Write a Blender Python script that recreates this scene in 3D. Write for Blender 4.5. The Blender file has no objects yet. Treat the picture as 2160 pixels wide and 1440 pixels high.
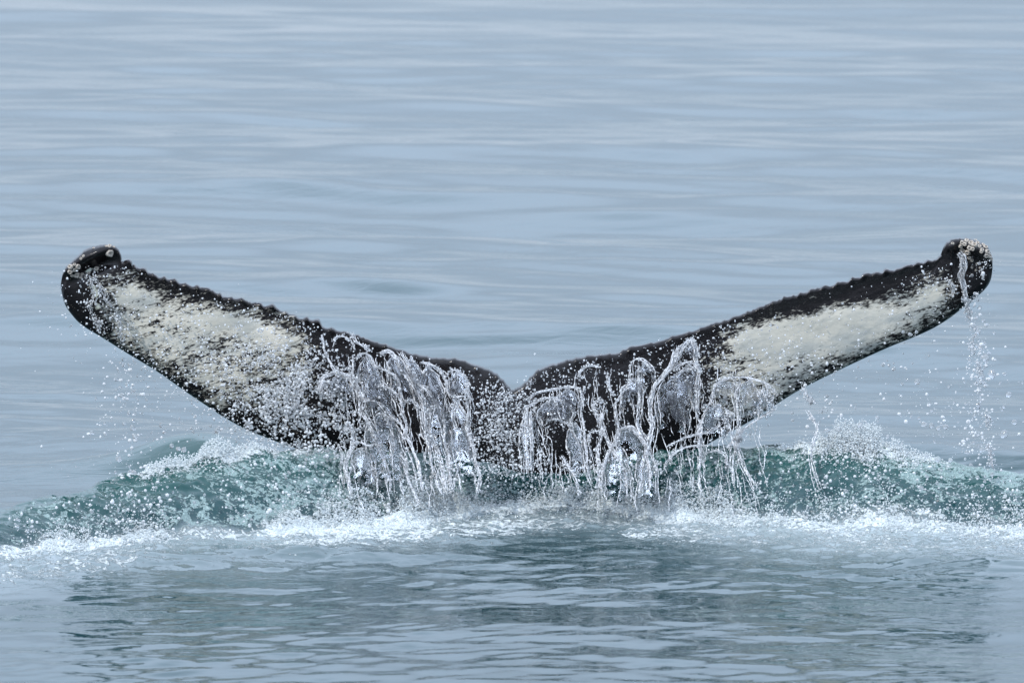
import bpy, math, random
import numpy as np
from mathutils import Vector

random.seed(7)
rng = np.random.default_rng(11)
sc = bpy.context.scene
R = math.radians

# ------------------------------------------------------------------ camera
CAM_Y, CAM_H = -31.0, 4.0
F_PX = 490.0 * math.hypot(CAM_Y, CAM_H)          # focal length in photo pixels (2160 wide)
DEP = math.atan2(CAM_H, -CAM_Y) - math.atan2(330.0, F_PX)
cam_d = bpy.data.cameras.new("camera")
cam = bpy.data.objects.new("camera", cam_d)
sc.collection.objects.link(cam)
cam.location = (0, CAM_Y, CAM_H)
cam.rotation_euler = (R(90) - DEP, 0, 0)
cam_d.sensor_width = 36
cam_d.lens = 36 * F_PX / 2160
cam_d.clip_end = 9000
cam_d.clip_start = 0.5
cam_d.dof.use_dof = True
cam_d.dof.focus_distance = 31.2
cam_d.dof.aperture_fstop = 7.5
sc.camera = cam

# ------------------------------------------------------------------ sky and sun
SUN_EL, SUN_AZ = 46.0, 236.0       # azimuth measured from +Y (north) clockwise: behind the camera, a little left
w = bpy.data.worlds.new("World")
sc.world = w
w.use_nodes = True
nt = w.node_tree
nt.nodes.clear()
wo = nt.nodes.new("ShaderNodeOutputWorld")
bg = nt.nodes.new("ShaderNodeBackground")
sky = nt.nodes.new("ShaderNodeTexSky")
sky.sky_type = 'NISHITA'
sky.sun_disc = False
sky.sun_elevation = R(SUN_EL)
sky.sun_rotation = R(SUN_AZ)
sky.air_density = 1.0
sky.dust_density = 0.6
sky.ozone_density = 2.0
# thin high cloud over the whole sky
tc = nt.nodes.new("ShaderNodeTexCoord")
mp = nt.nodes.new("ShaderNodeMapping")
mp.inputs['Scale'].default_value = (1.0, 1.0, 3.0)
nz = nt.nodes.new("ShaderNodeTexNoise")
nz.inputs['Scale'].default_value = 2.2
nz.inputs['Detail'].default_value = 5
mr = nt.nodes.new("ShaderNodeMapRange")
mr.inputs['From Min'].default_value = 0.35
mr.inputs['From Max'].default_value = 0.7
mr.inputs['To Min'].default_value = 0.78
mr.inputs['To Max'].default_value = 0.95
mxs = nt.nodes.new("ShaderNodeMixRGB")
mxs.inputs['Color2'].default_value = (7.25, 8.55, 10.7, 1)
nt.links.new(tc.outputs['Generated'], mp.inputs['Vector'])
nt.links.new(mp.outputs['Vector'], nz.inputs['Vector'])
nt.links.new(nz.outputs['Fac'], mr.inputs['Value'])
nt.links.new(mr.outputs['Result'], mxs.inputs['Fac'])
nt.links.new(sky.outputs['Color'], mxs.inputs['Color1'])
# overcast-like sky: paler and brighter with height above the horizon
sx = nt.nodes.new("ShaderNodeSeparateXYZ"); nt.links.new(tc.outputs['Generated'], sx.inputs[0])
gr = nt.nodes.new("ShaderNodeMapRange"); gr.interpolation_type = 'SMOOTHSTEP'
gr.inputs['From Min'].default_value = 0.12; gr.inputs['From Max'].default_value = 0.38
gr.inputs['To Min'].default_value = 0.61; gr.inputs['To Max'].default_value = 1.36
nt.links.new(sx.outputs['Z'], gr.inputs['Value'])
gm = nt.nodes.new("ShaderNodeVectorMath"); gm.operation = 'SCALE'
nt.links.new(mxs.outputs['Color'], gm.inputs[0]); nt.links.new(gr.outputs['Result'], gm.inputs['Scale'])
nt.links.new(gm.outputs['Vector'], bg.inputs['Color'])
bg.inputs['Strength'].default_value = 0.15
nt.links.new(bg.outputs['Background'], wo.inputs['Surface'])

sun_d = bpy.data.lights.new("sun", 'SUN')
sun_d.energy = 3.0
sun_d.angle = R(0.53)
sun_d.color = (1.0, 0.965, 0.91)
sun = bpy.data.objects.new("sun", sun_d)
sc.collection.objects.link(sun)
sd = Vector((math.sin(R(SUN_AZ)) * math.cos(R(SUN_EL)), math.cos(R(SUN_AZ)) * math.cos(R(SUN_EL)), math.sin(R(SUN_EL))))
sun.rotation_euler = sd.to_track_quat('Z', 'Y').to_euler()

sc.view_settings.view_transform = 'Standard'
sc.view_settings.look = 'None'
sc.view_settings.exposure = 0.06
sc.view_settings.gamma = 1.0
sc.view_settings.use_curve_mapping = False
sc.cycles.max_bounces = 12
sc.cycles.transmission_bounces = 8
sc.cycles.transparent_max_bounces = 16
sc.cycles.glossy_bounces = 4
sc.cycles.diffuse_bounces = 3
sc.cycles.caustics_refractive = False
sc.cycles.caustics_reflective = False
sc.cycles.use_denoising = True

# ------------------------------------------------------------------ helpers
_c, _s = math.cos(DEP), math.sin(DEP)

def at(px, py, Y):
    """photo pixel -> world point on the upright plane y = Y (arrays allowed)"""
    px = np.asarray(px, float); py = np.asarray(py, float); Y = np.asarray(Y, float)
    a = (px - 1080.0) / F_PX
    b = -(py - 720.0) / F_PX
    dx = a
    dy = _c + b * _s
    dz = -_s + b * _c
    t = (Y - CAM_Y) / dy
    return np.stack([dx * t + 0 * Y, Y + 0 * t, CAM_H + dz * t], -1)

def mesh_np(name, V, F, smooth=True, mat=None):
    V = np.asarray(V, np.float32); F = np.asarray(F, np.int32)
    me = bpy.data.meshes.new(name)
    n = F.shape[1]
    me.vertices.add(len(V)); me.vertices.foreach_set("co", V.ravel())
    me.loops.add(F.size); me.loops.foreach_set("vertex_index", F.ravel())
    me.polygons.add(len(F))
    me.polygons.foreach_set("loop_start", np.arange(0, F.size, n, dtype=np.int32))
    me.polygons.foreach_set("use_smooth", np.full(len(F), smooth, bool))
    me.update(calc_edges=True)
    if mat: me.materials.append(mat)
    return me

def link(name, me, parent=None):
    o = bpy.data.objects.new(name, me)
    sc.collection.objects.link(o)
    if parent: o.parent = parent
    return o

def tag(o, label=None, cat=None, group=None, kind=None):
    if label: o['label'] = label
    if cat: o['category'] = cat
    if group: o['group'] = group
    if kind: o['kind'] = kind
    return o

def add_attr(me, name, arr):
    a = me.attributes.new(name, 'FLOAT', 'POINT')
    a.data.foreach_set("value", np.asarray(arr, np.float32).ravel())

def grid_faces(nu, nv, wrap_v=False):
    i = np.arange(nu - 1)[:, None]
    j = np.arange(nv if wrap_v else nv - 1)[None, :]
    j2 = (j + 1) % nv
    a = i * nv + j; b = i * nv + j2; c = (i + 1) * nv + j2; d = (i + 1) * nv + j
    return np.stack([a, b, c, d], -1).reshape(-1, 4)

_perm = rng.permutation(4096)
_val = rng.random(4096) * 2 - 1
def vnoise(x, y, seed=0):
    x = np.asarray(x, float) + seed * 17.31; y = np.asarray(y, float) - seed * 9.77
    xi = np.floor(x).astype(np.int64); yi = np.floor(y).astype(np.int64)
    fx = x - xi; fy = y - yi
    fx = fx * fx * fx * (fx * (fx * 6 - 15) + 10); fy = fy * fy * fy * (fy * (fy * 6 - 15) + 10)
    def h(a, b): return _val[_perm[(a + _perm[b & 4095]) & 4095]]
    return (h(xi, yi) * (1 - fx) + h(xi + 1, yi) * fx) * (1 - fy) + (h(xi, yi + 1) * (1 - fx) + h(xi + 1, yi + 1) * fx) * fy
def fbm(x, y, seed=0, oct=4, gain=0.5):
    s = 0; a = 1; f = 1; n = 0
    for k in range(oct):
        s = s + a * vnoise(x * f, y * f, seed + k * 3.1); n += a; a *= gain; f *= 2.03
    return s / n
def sstep(a, b, x):
    t = np.clip((x - a) / (b - a), 0, 1)
    return t * t * (3 - 2 * t)

# ------------------------------------------------------------------ materials
def mat_new(name):
    m = bpy.data.materials.new(name); m.use_nodes = True
    t = m.node_tree
    for n in list(t.nodes): t.nodes.remove(n)
    o = t.nodes.new("ShaderNodeOutputMaterial")
    return m, t, o
def N(t, kind, **kw):
    n = t.nodes.new(kind)
    for k, v in kw.items():
        if k in n.inputs: n.inputs[k].default_value = v
        else: setattr(n, k, v)
    return n
def math_n(t, op, a, b=None, clamp=False):
    n = t.nodes.new("ShaderNodeMath"); n.operation = op; n.use_clamp = clamp
    for i, v in enumerate((a, b)):
        if v is None: continue
        if isinstance(v, (int, float)): n.inputs[i].default_value = v
        else: t.links.new(v, n.inputs[i])
    return n.outputs[0]
def rng_n(t, v, a, b, c=0.0, d=1.0, smooth=True):
    n = t.nodes.new("ShaderNodeMapRange")
    if smooth: n.interpolation_type = 'SMOOTHSTEP'
    n.inputs['From Min'].default_value = a; n.inputs['From Max'].default_value = b
    n.inputs['To Min'].default_value = c; n.inputs['To Max'].default_value = d
    t.links.new(v, n.inputs['Value'])
    return n.outputs['Result']
def noise_n(t, vec, scale, detail=3, rough=0.5, dist=0.0):
    n = t.nodes.new("ShaderNodeTexNoise")
    n.inputs['Scale'].default_value = scale; n.inputs['Detail'].default_value = detail
    n.inputs['Roughness'].default_value = rough; n.inputs['Distortion'].default_value = dist
    if vec is not None: t.links.new(vec, n.inputs['Vector'])
    return n.outputs['Fac']
def mapping_n(t, vec, scale=(1, 1, 1), rot=(0, 0, 0)):
    n = t.nodes.new("ShaderNodeMapping")
    n.inputs['Scale'].default_value = scale; n.inputs['Rotation'].default_value = rot
    t.links.new(vec, n.inputs['Vector'])
    return n.outputs['Vector']
def mixc(t, f, a, b):
    n = t.nodes.new("ShaderNodeMixRGB")
    for i, v in ((0, f), (1, a), (2, b)):
        if isinstance(v, (int, float)): n.inputs[i].default_value = v
        elif isinstance(v, tuple): n.inputs[i].default_value = v
        else: t.links.new(v, n.inputs[i])
    return n.outputs[0]
def attr_n(t, name):
    n = t.nodes.new("ShaderNodeAttribute"); n.attribute_name = name
    return n.outputs['Fac']

def make_water_mat():
    m, t, o = mat_new("sea_water")
    tcn = t.nodes.new("ShaderNodeTexCoord"); P = tcn.outputs['Object']
    foam_a = attr_n(t, "foam"); aer_a = attr_n(t, "aer"); calm = attr_n(t, "rough")
    # bubbly, thready noise for aerated water
    n1 = noise_n(t, P, 14, 6, 0.62, 0.6)
    n2 = noise_n(t, P, 70, 4, 0.6, 0.3)
    v = N(t, "ShaderNodeTexVoronoi"); v.feature = 'F1'; v.inputs['Scale'].default_value = 85
    t.links.new(P, v.inputs['Vector'])
    spots = rng_n(t, v.outputs['Distance'], 0.50, 0.22)
    nn = math_n(t, 'ADD', math_n(t, 'MULTIPLY', n1, 0.40), math_n(t, 'ADD', math_n(t, 'MULTIPLY', n2, 0.38), math_n(t, 'MULTIPLY', rng_n(t, math_n(t, 'ABSOLUTE', math_n(t, 'SUBTRACT', noise_n(t, P, 9, 4, 0.55, 1.4), 0.5)), 0.0, 0.10, 0.75, 0.33), 0.22)))
    nn = math_n(t, 'ADD', math_n(t, 'MULTIPLY', math_n(t, 'SUBTRACT', nn, 0.5), 2.4), 0.5)
    # aerated threshold
    aer_t = math_n(t, 'SUBTRACT', math_n(t, 'ADD', nn, aer_a), 1.0)
    thin = attr_n(t, 'thin')  # glow of light through thin aerated water, put into the base colour
    aer_f = rng_n(t, aer_t, -0.03, 0.06)
    aer_s = math_n(t, 'MULTIPLY', aer_f, math_n(t, 'ADD', math_n(t, 'MULTIPLY', spots, 0.45), 0.55))
    foam_t = math_n(t, 'SUBTRACT', math_n(t, 'ADD', nn, foam_a), 1.0)
    foam_f = rng_n(t, foam_t, -0.05, 0.12)
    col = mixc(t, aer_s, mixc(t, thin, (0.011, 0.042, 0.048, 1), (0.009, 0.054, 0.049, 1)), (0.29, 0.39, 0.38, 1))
    col = mixc(t, attr_n(t, 'milk'), col, (0.36, 0.42, 0.44, 1))
    fcol = mixc(t, n2, (0.44, 0.52, 0.53, 1), (0.72, 0.75, 0.75, 1))
    col = mixc(t, foam_f, col, fcol)
    p = N(t, "ShaderNodeBsdfPrincipled")
    t.links.new(col, p.inputs['Base Color'])
    p.inputs['IOR'].default_value = 1.333
    rgh = math_n(t, 'ADD', 0.035, math_n(t, 'ADD', math_n(t, 'MULTIPLY', aer_s, 0.10), math_n(t, 'MULTIPLY', foam_f, 0.45)))
    t.links.new(rgh, p.inputs['Roughness'])
    # ripples: world-space fine relief
    r1 = noise_n(t, mapping_n(t, P, (3.2, 5.5, 4)), 1.0, 4, 0.55, 0.8)
    r2 = noise_n(t, mapping_n(t, P, (11, 17, 12)), 1.0, 3, 0.5, 0.5)
    rip = math_n(t, 'ADD', math_n(t, 'MULTIPLY', r1, 0.008), math_n(t, 'MULTIPLY', r2, 0.0005))
    rip = math_n(t, 'MULTIPLY', rip, calm)
    fo = math_n(t, 'MULTIPLY', math_n(t, 'ADD', n2, math_n(t, 'MULTIPLY', spots, 0.35)), math_n(t, 'ADD', math_n(t, 'MULTIPLY', foam_f, 0.012), math_n(t, 'MULTIPLY', aer_f, 0.006)))
    hgt = math_n(t, 'ADD', rip, fo)
    b = N(t, "ShaderNodeBump"); b.inputs['Strength'].default_value = 1.0; b.inputs['Distance'].default_value = 1.0
    t.links.new(hgt, b.inputs['Height'])
    t.links.new(b.outputs['Normal'], p.inputs['Normal'])
    t.links.new(p.outputs[0], o.inputs['Surface'])
    return m

def make_skin_mat():
    m, t, o = mat_new("whale_skin")
    tcn = t.nodes.new("ShaderNodeTexCoord"); P = tcn.outputs['Object']
    pale = attr_n(t, "pale"); dapple = attr_n(t, "dapple"); scar = attr_n(t, "scar")
    rotv = mapping_n(t, P, (1, 1, 1), (0, R(13), 0))
    st = mapping_n(t, rotv, (13, 13, 42))
    n1 = noise_n(t, st, 1.0, 7, 0.68, 0.5)
    st2 = mapping_n(t, rotv, (48, 48, 120))
    n2 = noise_n(t, st2, 1.0, 4, 0.6, 0.3)
    n3 = noise_n(t, mapping_n(t, rotv, (3, 3, 7)), 1.0, 3, 0.5, 0.4)
    nn = math_n(t, 'ADD', math_n(t, 'MULTIPLY', n1, 0.44), math_n(t, 'ADD', math_n(t, 'MULTIPLY', n2, 0.40), math_n(t, 'MULTIPLY', n3, 0.16)))
    nn = math_n(t, 'MULTIPLY', math_n(t, 'SUBTRACT', nn, 0.5), 6.5)
    # pale in 0..1 (0.5 = border); dapple widens the mottling
    f = math_n(t, 'ADD', math_n(t, 'SUBTRACT', pale, 0.5), math_n(t, 'MULTIPLY', nn, dapple))
    fac = rng_n(t, f, -0.15, 0.27)
    grey = rng_n(t, noise_n(t, mapping_n(t, rotv, (5, 5, 12)), 1.0, 5, 0.6), 0.4, 0.65)
    white = mixc(t, grey, (0.60, 0.565, 0.48, 1), (0.42, 0.425, 0.39, 1))
    black = mixc(t, n2, (0.003, 0.0025, 0.003, 1), (0.014, 0.011, 0.0115, 1))
    col = mixc(t, fac, black, white)
    sc_n = rng_n(t, math_n(t, 'ADD', scar, math_n(t, 'MULTIPLY', math_n(t, 'SUBTRACT', n1, 0.5), 1.2)), 0.45, 0.6)
    col = mixc(t, sc_n, col, (0.55, 0.58, 0.50, 1))
    p = N(t, "ShaderNodeBsdfPrincipled")
    t.links.new(col, p.inputs['Base Color'])
    t.links.new(rng_n(t, n3, 0.4, 0.6, 0.07, 0.26), p.inputs['Roughness'])
    p.inputs['Specular IOR Level'].default_value = 0.55
    p.inputs['IOR'].default_value = 1.36
    hb = math_n(t, 'ADD', math_n(t, 'MULTIPLY', n1, 0.0018), math_n(t, 'MULTIPLY', noise_n(t, P, 24, 2, 0.5), 0.0045))
    b = N(t, "ShaderNodeBump"); b.inputs['Strength'].default_value = 0.8; b.inputs['Distance'].default_value = 1.0
    t.links.new(hb, b.inputs['Height'])
    t.links.new(b.outputs['Normal'], p.inputs['Normal'])
    t.links.new(p.outputs[0], o.inputs['Surface'])
    return m

def make_drop_mat(name, white, rough=0.0):
    """clear water with white mixed in for refracted sky, sun glints and entrained air"""
    m, t, o = mat_new(name)
    g = N(t, "ShaderNodeBsdfGlass"); g.inputs['IOR'].default_value = 1.33; g.inputs['Roughness'].default_value = rough
    g.inputs['Color'].default_value = (0.97, 0.985, 1.0, 1)
    d = N(t, "ShaderNodeBsdfDiffuse"); d.inputs['Color'].default_value = (0.96, 0.97, 0.98, 1)
    tr = N(t, "ShaderNodeBsdfTranslucent"); tr.inputs['Color'].default_value = (0.96, 0.97, 0.98, 1)
    a = N(t, "ShaderNodeMixShader"); a.inputs[0].default_value = 0.5
    t.links.new(d.outputs[0], a.inputs[1]); t.links.new(tr.outputs[0], a.inputs[2])
    mx = N(t, "ShaderNodeMixShader"); mx.inputs[0].default_value = white
    t.links.new(g.outputs[0], mx.inputs[1]); t.links.new(a.outputs[0], mx.inputs[2])
    t.links.new(mx.outputs[0], o.inputs['Surface'])
    return m

def make_strand_mat():
    m, t, o = mat_new("falling_water")
    tcn = t.nodes.new("ShaderNodeTexCoord"); P = tcn.outputs['Object']
    n = noise_n(t, mapping_n(t, P, (80, 80, 16)), 1.0, 2, 0.5, 0.4)
    f = rng_n(t, n, 0.38, 0.60, 0.28, 0.97)  # white share stands in for refracted sky and glints on aerated water
    g = N(t, "ShaderNodeBsdfGlass"); g.inputs['IOR'].default_value = 1.33; g.inputs['Roughness'].default_value = 0.08
    d = N(t, "ShaderNodeBsdfDiffuse"); d.inputs['Color'].default_value = (0.95, 0.96, 0.98, 1)
    tr = N(t, "ShaderNodeBsdfTranslucent"); tr.inputs['Color'].default_value = (0.95, 0.96, 0.98, 1)
    a = N(t, "ShaderNodeMixShader"); a.inputs[0].default_value = 0.5
    t.links.new(d.outputs[0], a.inputs[1]); t.links.new(tr.outputs[0], a.inputs[2])
    mx = N(t, "ShaderNodeMixShader")
    t.links.new(f, mx.inputs[0]); t.links.new(g.outputs[0], mx.inputs[1]); t.links.new(a.outputs[0], mx.inputs[2])
    b = N(t, "ShaderNodeBump"); b.inputs['Strength'].default_value = 0.7; b.inputs['Distance'].default_value = 0.01
    t.links.new(n, b.inputs['Height'])
    for q in (g, d): t.links.new(b.outputs['Normal'], q.inputs['Normal'])
    t.links.new(mx.outputs[0], o.inputs['Surface'])
    return m

def make_film_mat():
    """thick wavy sheet of clear water with a few threads of air, torn towards its lower hem"""
    m, t, o = mat_new("water_film")
    tcn = t.nodes.new("ShaderNodeTexCoord"); P = tcn.outputs['Object']
    n = noise_n(t, mapping_n(t, P, (24, 24, 9)), 1.0, 3, 0.5, 0.8)
    n2 = noise_n(t, mapping_n(t, P, (60, 60, 9)), 1.0, 3, 0.55, 0.6)
    g = N(t, "ShaderNodeBsdfGlass"); g.inputs['IOR'].default_value = 1.33; g.inputs['Roughness'].default_value = 0.06
    g.inputs['Color'].default_value = (0.97, 0.98, 1.0, 1)
    d = N(t, "ShaderNodeBsdfDiffuse"); d.inputs['Color'].default_value = (0.88, 0.90, 0.95, 1)
    tr = N(t, "ShaderNodeBsdfTranslucent"); tr.inputs['Color'].default_value = (0.88, 0.90, 0.95, 1)
    a = N(t, "ShaderNodeMixShader"); a.inputs[0].default_value = 0.5
    t.links.new(d.outputs[0], a.inputs[1]); t.links.new(tr.outputs[0], a.inputs[2])
    thr = rng_n(t, math_n(t, 'ADD', n2, math_n(t, 'MULTIPLY', attr_n(t, "edge"), 0.22)), 0.64, 0.82, 0.0, 0.80)
    mx = N(t, "ShaderNodeMixShader")
    t.links.new(thr, mx.inputs[0]); t.links.new(g.outputs[0], mx.inputs[1]); t.links.new(a.outputs[0], mx.inputs[2])
    hole = rng_n(t, math_n(t, 'ADD', attr_n(t, "hem"), math_n(t, 'MULTIPLY', math_n(t, 'SUBTRACT', n, 0.5), 2.6)), 0.60, 0.78)
    tp2 = N(t, "ShaderNodeBsdfTransparent")
    mh = N(t, "ShaderNodeMixShader"); t.links.new(hole, mh.inputs[0]); mt_ = N(t, "ShaderNodeMixShader"); mt_.inputs[0].default_value = 0.42
    t.links.new(mx.outputs[0], mt_.inputs[1]); t.links.new(tp2.outputs[0], mt_.inputs[2])
    t.links.new(mt_.outputs[0], mh.inputs[1]); t.links.new(tp2.outputs[0], mh.inputs[2])
    t.links.new(mh.outputs[0], o.inputs['Surface'])
    return m

def make_foam_mat():
    m, t, o = mat_new("sea_foam")
    d = N(t, "ShaderNodeBsdfPrincipled")
    d.inputs['Base Color'].default_value = (0.64, 0.68, 0.69, 1)
    d.inputs['Roughness'].default_value = 0.25
    d.inputs['IOR'].default_value = 1.33
    tr = N(t, "ShaderNodeBsdfTranslucent"); tr.inputs['Color'].default_value = (0.88, 0.91, 0.92, 1)
    a = N(t, "ShaderNodeMixShader"); a.inputs[0].default_value = 0.35
    t.links.new(d.outputs[0], a.inputs[1]); t.links.new(tr.outputs[0], a.inputs[2])
    t.links.new(a.outputs[0], o.inputs['Surface'])
    return m

def make_barnacle_mat():
    m, t, o = mat_new("barnacle_shell")
    tcn = t.nodes.new("ShaderNodeTexCoord"); P = tcn.outputs['Object']
    n = noise_n(t, P, 160, 4, 0.6)
    col = mixc(t, rng_n(t, n, 0.35, 0.65), (0.30, 0.24, 0.20, 1), (0.72, 0.68, 0.60, 1))
    p = N(t, "ShaderNodeBsdfPrincipled"); p.inputs['Roughness'].default_value = 0.45
    t.links.new(col, p.inputs['Base Color'])
    b = N(t, "ShaderNodeBump"); b.inputs['Distance'].default_value = 0.003
    t.links.new(n, b.inputs['Height']); t.links.new(b.outputs['Normal'], p.inputs['Normal'])
    t.links.new(p.outputs[0], o.inputs['Surface'])
    return m

M_WATER = make_water_mat()
M_SKIN = make_skin_mat()
M_DROP = make_drop_mat("water_drops", 0.75, 0.10)
M_CLEAR = make_drop_mat("clear_drops", 0.28, 0.07)
M_STRAND = make_strand_mat()
M_FILM = make_film_mat()
M_FOAM = make_foam_mat()
M_BARN = make_barnacle_mat()

# ------------------------------------------------------------------ sea surface
# crest and foot of the ring of water pushed up round the tail (photo pixels -> world)
CR = np.array([(-500, 1135), (-150, 1110), (0, 1085), (100, 1052), (200, 1034), (300, 1012), (400, 988), (520, 966), (700, 962), (900, 968), (1080, 985),
               (1250, 985), (1400, 966), (1600, 955), (1750, 955), (1900, 966), (2000, 990), (2160, 1005), (2350, 1040), (2700, 1090)], float)
FT = np.array([(-500, 1250), (-150, 1220), (0, 1192), (100, 1175), (300, 1152), (600, 1132), (800, 1112), (1050, 1086), (1200, 1074), (1400, 1096),
               (1600, 1114), (1900, 1126), (2160, 1132), (2350, 1140), (2700, 1150)], float)
def flat_Y(py):                      # where the ray through pixel row py meets z = 0
    py = np.asarray(py, float); b = -(py - 720) / F_PX
    t = -CAM_H / (-_s + b * _c)
    return CAM_Y + (_c + b * _s) * t
cx_px = np.linspace(-500, 2700, 260)
foot_py = np.interp(cx_px, FT[:, 0], FT[:, 1]); crest_py = np.interp(cx_px, CR[:, 0], CR[:, 1])
ker = np.hanning(15); ker /= ker.sum()
foot_py = np.convolve(np.pad(foot_py, 7, 'edge'), ker, 'valid'); crest_py = np.convolve(np.pad(crest_py, 7, 'edge'), ker, 'valid')
yf_t = flat_Y(foot_py)
yc_t = yf_t + 0.60
hc_t = np.maximum(at(cx_px, crest_py, yc_t)[:, 2], 0.0)
x_t = at(cx_px, crest_py, yc_t)[:, 0]
fade = sstep(-3.4, -2.4, x_t) * (1 - sstep(2.7, 3.7, x_t))
hc_t = hc_t * fade * .96

wr = np.random.default_rng(5)
WAVES = []
for lam, n, slope in ((6.5, 5, .021), (3.2, 7, .027), (1.7, 9, .030), (0.9, 12, .036), (0.5, 12, .038)):
    for _ in range(n):
        L = lam * wr.uniform(.7, 1.4); k = 2 * math.pi / L
        th = R(90) + wr.normal() * R(24) + R(-9)
        WAVES.append((k * math.cos(th), k * math.sin(th), slope / math.sqrt(n) * 1.41 / k, wr.uniform(0, 6.28), lam))
RIP = []
for lam, n, slope in ((0.42, 9, .018), (0.24, 10, .030), (0.15, 10, .031), (0.09, 10, .020)):
    for _ in range(n):
        L = lam * wr.uniform(.75, 1.3); k = 2 * math.pi / L
        th = R(90) + wr.normal() * R(27)
        RIP.append((k * math.cos(th), k * math.sin(th), slope / math.sqrt(n) * 1.41 / k, wr.uniform(0, 6.28), lam))

def ridge(x, y):
    yf = np.interp(x, x_t, yf_t); yc = np.interp(x, x_t, yc_t); hc = np.interp(x, x_t, hc_t)
    wob = 0.05 * fbm(x * 2.3, y * 0 + 3, 4, 3)
    t = (y - yf - wob) / (yc - yf)
    front = np.sin(np.clip(t, 0, 1) * math.pi / 2) ** 1.15
    back = np.exp(-(np.clip(y - yc, 0, None) / 0.42) ** 2)
    h = hc * np.where(t < 1, front, back)
    return h, t, hc

def g2(x, y, cx, cy, sx, sy):
    return np.exp(-((x - cx) / sx) ** 2 - ((y - cy) / sy) ** 2)

def sea_height(x, y):
    wx = x + 0.25 * fbm(x * .35, y * .35, 1, 2); wy = y + 0.35 * fbm(x * .3 + 5, y * .3, 2, 2)
    far = sstep(12, 60, np.hypot(x, y))
    fade_far = 1 - sstep(60, 300, np.hypot(x, y))
    h = 0 * x
    near = 1 - 0.60 * (1 - sstep(-1.5, 5, y))
    for kx, ky, a, ph, lam in WAVES:
        att = (1 if lam > 2 else (1 - far)) * fade_far
        h = h + a * att * np.sin(kx * wx + ky * wy + ph)
    h = h * near
    patch = 0.50 + 0.9 * sstep(-0.25, 0.35, fbm(x * .55, y * .9, 9, 3))
    # rippled water off the left fluke and at lower right, glassy between
    patch = patch * (0.75 + 0.9 * g2(x, y, -1.2, -2.6, 1.3, 2.0) + 0.9 * g2(x, y, 1.7, -2.6, .9, 1.3))
    rip = 0 * x
    for kx, ky, a, ph, lam in RIP:
        rip = rip + a * np.sin(kx * wx + ky * wy + ph + 1.5 * vnoise(x * 1.1, y * 1.1, ph))
    rough = patch * (1 - sstep(3, 9, y)) * (1 - sstep(6, 9, np.abs(x)))
    h = h + rip * rough
    rd, t, hc = ridge(x, y)
    h = h + rd
    # swell thrown up behind the left fluke, and a low one behind the right
    b1 = g2(x, y, -1.36, .85, .34, .40); b1 = b1 + .28 * g2(x, y, -1.95, .75, .55, .38)
    h = h + 0.15 * b1
    h = h + 0.10 * g2(x, y, 1.55, 1.3, .62, .30) + .06 * g2(x, y, 2.2, 1.0, .5, .25)
    # little cross waves running out in front
    h = h + 0.035 * g2(x + .35 * y, y, -2.35, -2.05, .5, .16) + 0.03 * g2(x - .5 * y, y, .1, -1.9, .5, .14) + .02 * g2(x + .7 * y, y, -2.6, -1.75, .55, .13)
    h = h + 0.028 * g2(x - .2 * y, y, 2.3, -2.1, .45, .14)
    # churned lumps on the ridge and foam line
    zone = sstep(-.35, .05, t) * (1 - sstep(1.1, 1.9, t)) * np.clip(hc / .15, 0, 1)
    h = h + zone * (0.020 * fbm(x * 9, y * 9, 21, 4) + 0.012 * np.abs(fbm(x * 22, y * 22, 31, 2)))
    return h, t, hc, zone

xs_in = np.arange(-2.75, 2.7501, 0.0115)
g = 0.0115 * 1.09 ** np.arange(1, 150); ex = 2.75 + np.cumsum(g); ex = ex[ex < 3500]
xs = np.concatenate([-ex[::-1], xs_in, ex])
ys_a = np.arange(-5.2, 1.6, 0.0135)
g = [0.0135]; y = ys_a[-1]; up = []
while y < 4500:
    st = min(g[-1] * 1.007, 0.12) if y < 34 else g[-1] * 1.10
    g.append(st); y += st; up.append(y)
g = 0.0135 * 1.10 ** np.arange(1, 150); dn = -5.2 - np.cumsum(g); dn = dn[dn > -3500]
ys = np.concatenate([dn[::-1], ys_a, np.array(up)])
X, Y = np.meshgrid(xs, ys, indexing='ij')
H, T, HC, ZONE = sea_height(X, Y)
H = np.where(np.hypot(X, Y) > 320, 0, H)

# foam and air-in-water masks on the surface
pxX = X / 1.0 * 490 + 1080        # along-the-ridge position in photo pixels, good to a few % near the tail
def prof(px, pts):
    p = np.array(pts, float); return np.interp(px, p[:, 0], p[:, 1])
foot_str = prof(pxX, [(-400, 0), (0, .25), (90, .75), (330, .80), (420, .5), (560, .60), (660, 1), (1060, 1), (1150, .80), (1290, .85), (1420, .85), (1500, .80), (1640, .62), (1800, .78), (1950, .60), (2160, .78), (2500, .5), (2900, 0)])
foot_w = prof(pxX, [(0, .10), (200, .28), (500, .20), (700, .36), (1000, .26), (1200, .20), (1500, .26), (2160, .34)])
yf_all = np.interp(X, x_t, yf_t)
dfoot = (Y - yf_all + .02 + 0.10 * fbm(X * 3, Y * 3, 55, 3))
foamA = foot_str * np.exp(-(np.where(dfoot < 0, dfoot / (foot_w * .9), dfoot / (foot_w * .55))) ** 2)
crest_str = prof(pxX, [(200, 0), (290, .7), (380, .95), (530, 1.0), (600, .5), (720, .45), (900, .2), (1200, .2), (1560, .4), (1680, .9), (1760, 1.0), (1880, 1.0), (1960, .75), (2060, .3), (2200, 0)])
foamB = crest_str * np.exp(-((T - 1.12) / .26) ** 2) * (HC > .02)
lace = .60 * foot_str * np.exp(-((dfoot + .42) / .42) ** 2)
FOAM = np.clip(np.maximum(np.maximum(foamA, foamB), lace), 0, 1) * .98
face = sstep(-.1, .15, T) * (1 - sstep(1.0, 1.35, T)) * np.clip(HC / .10, 0, 1)
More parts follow.
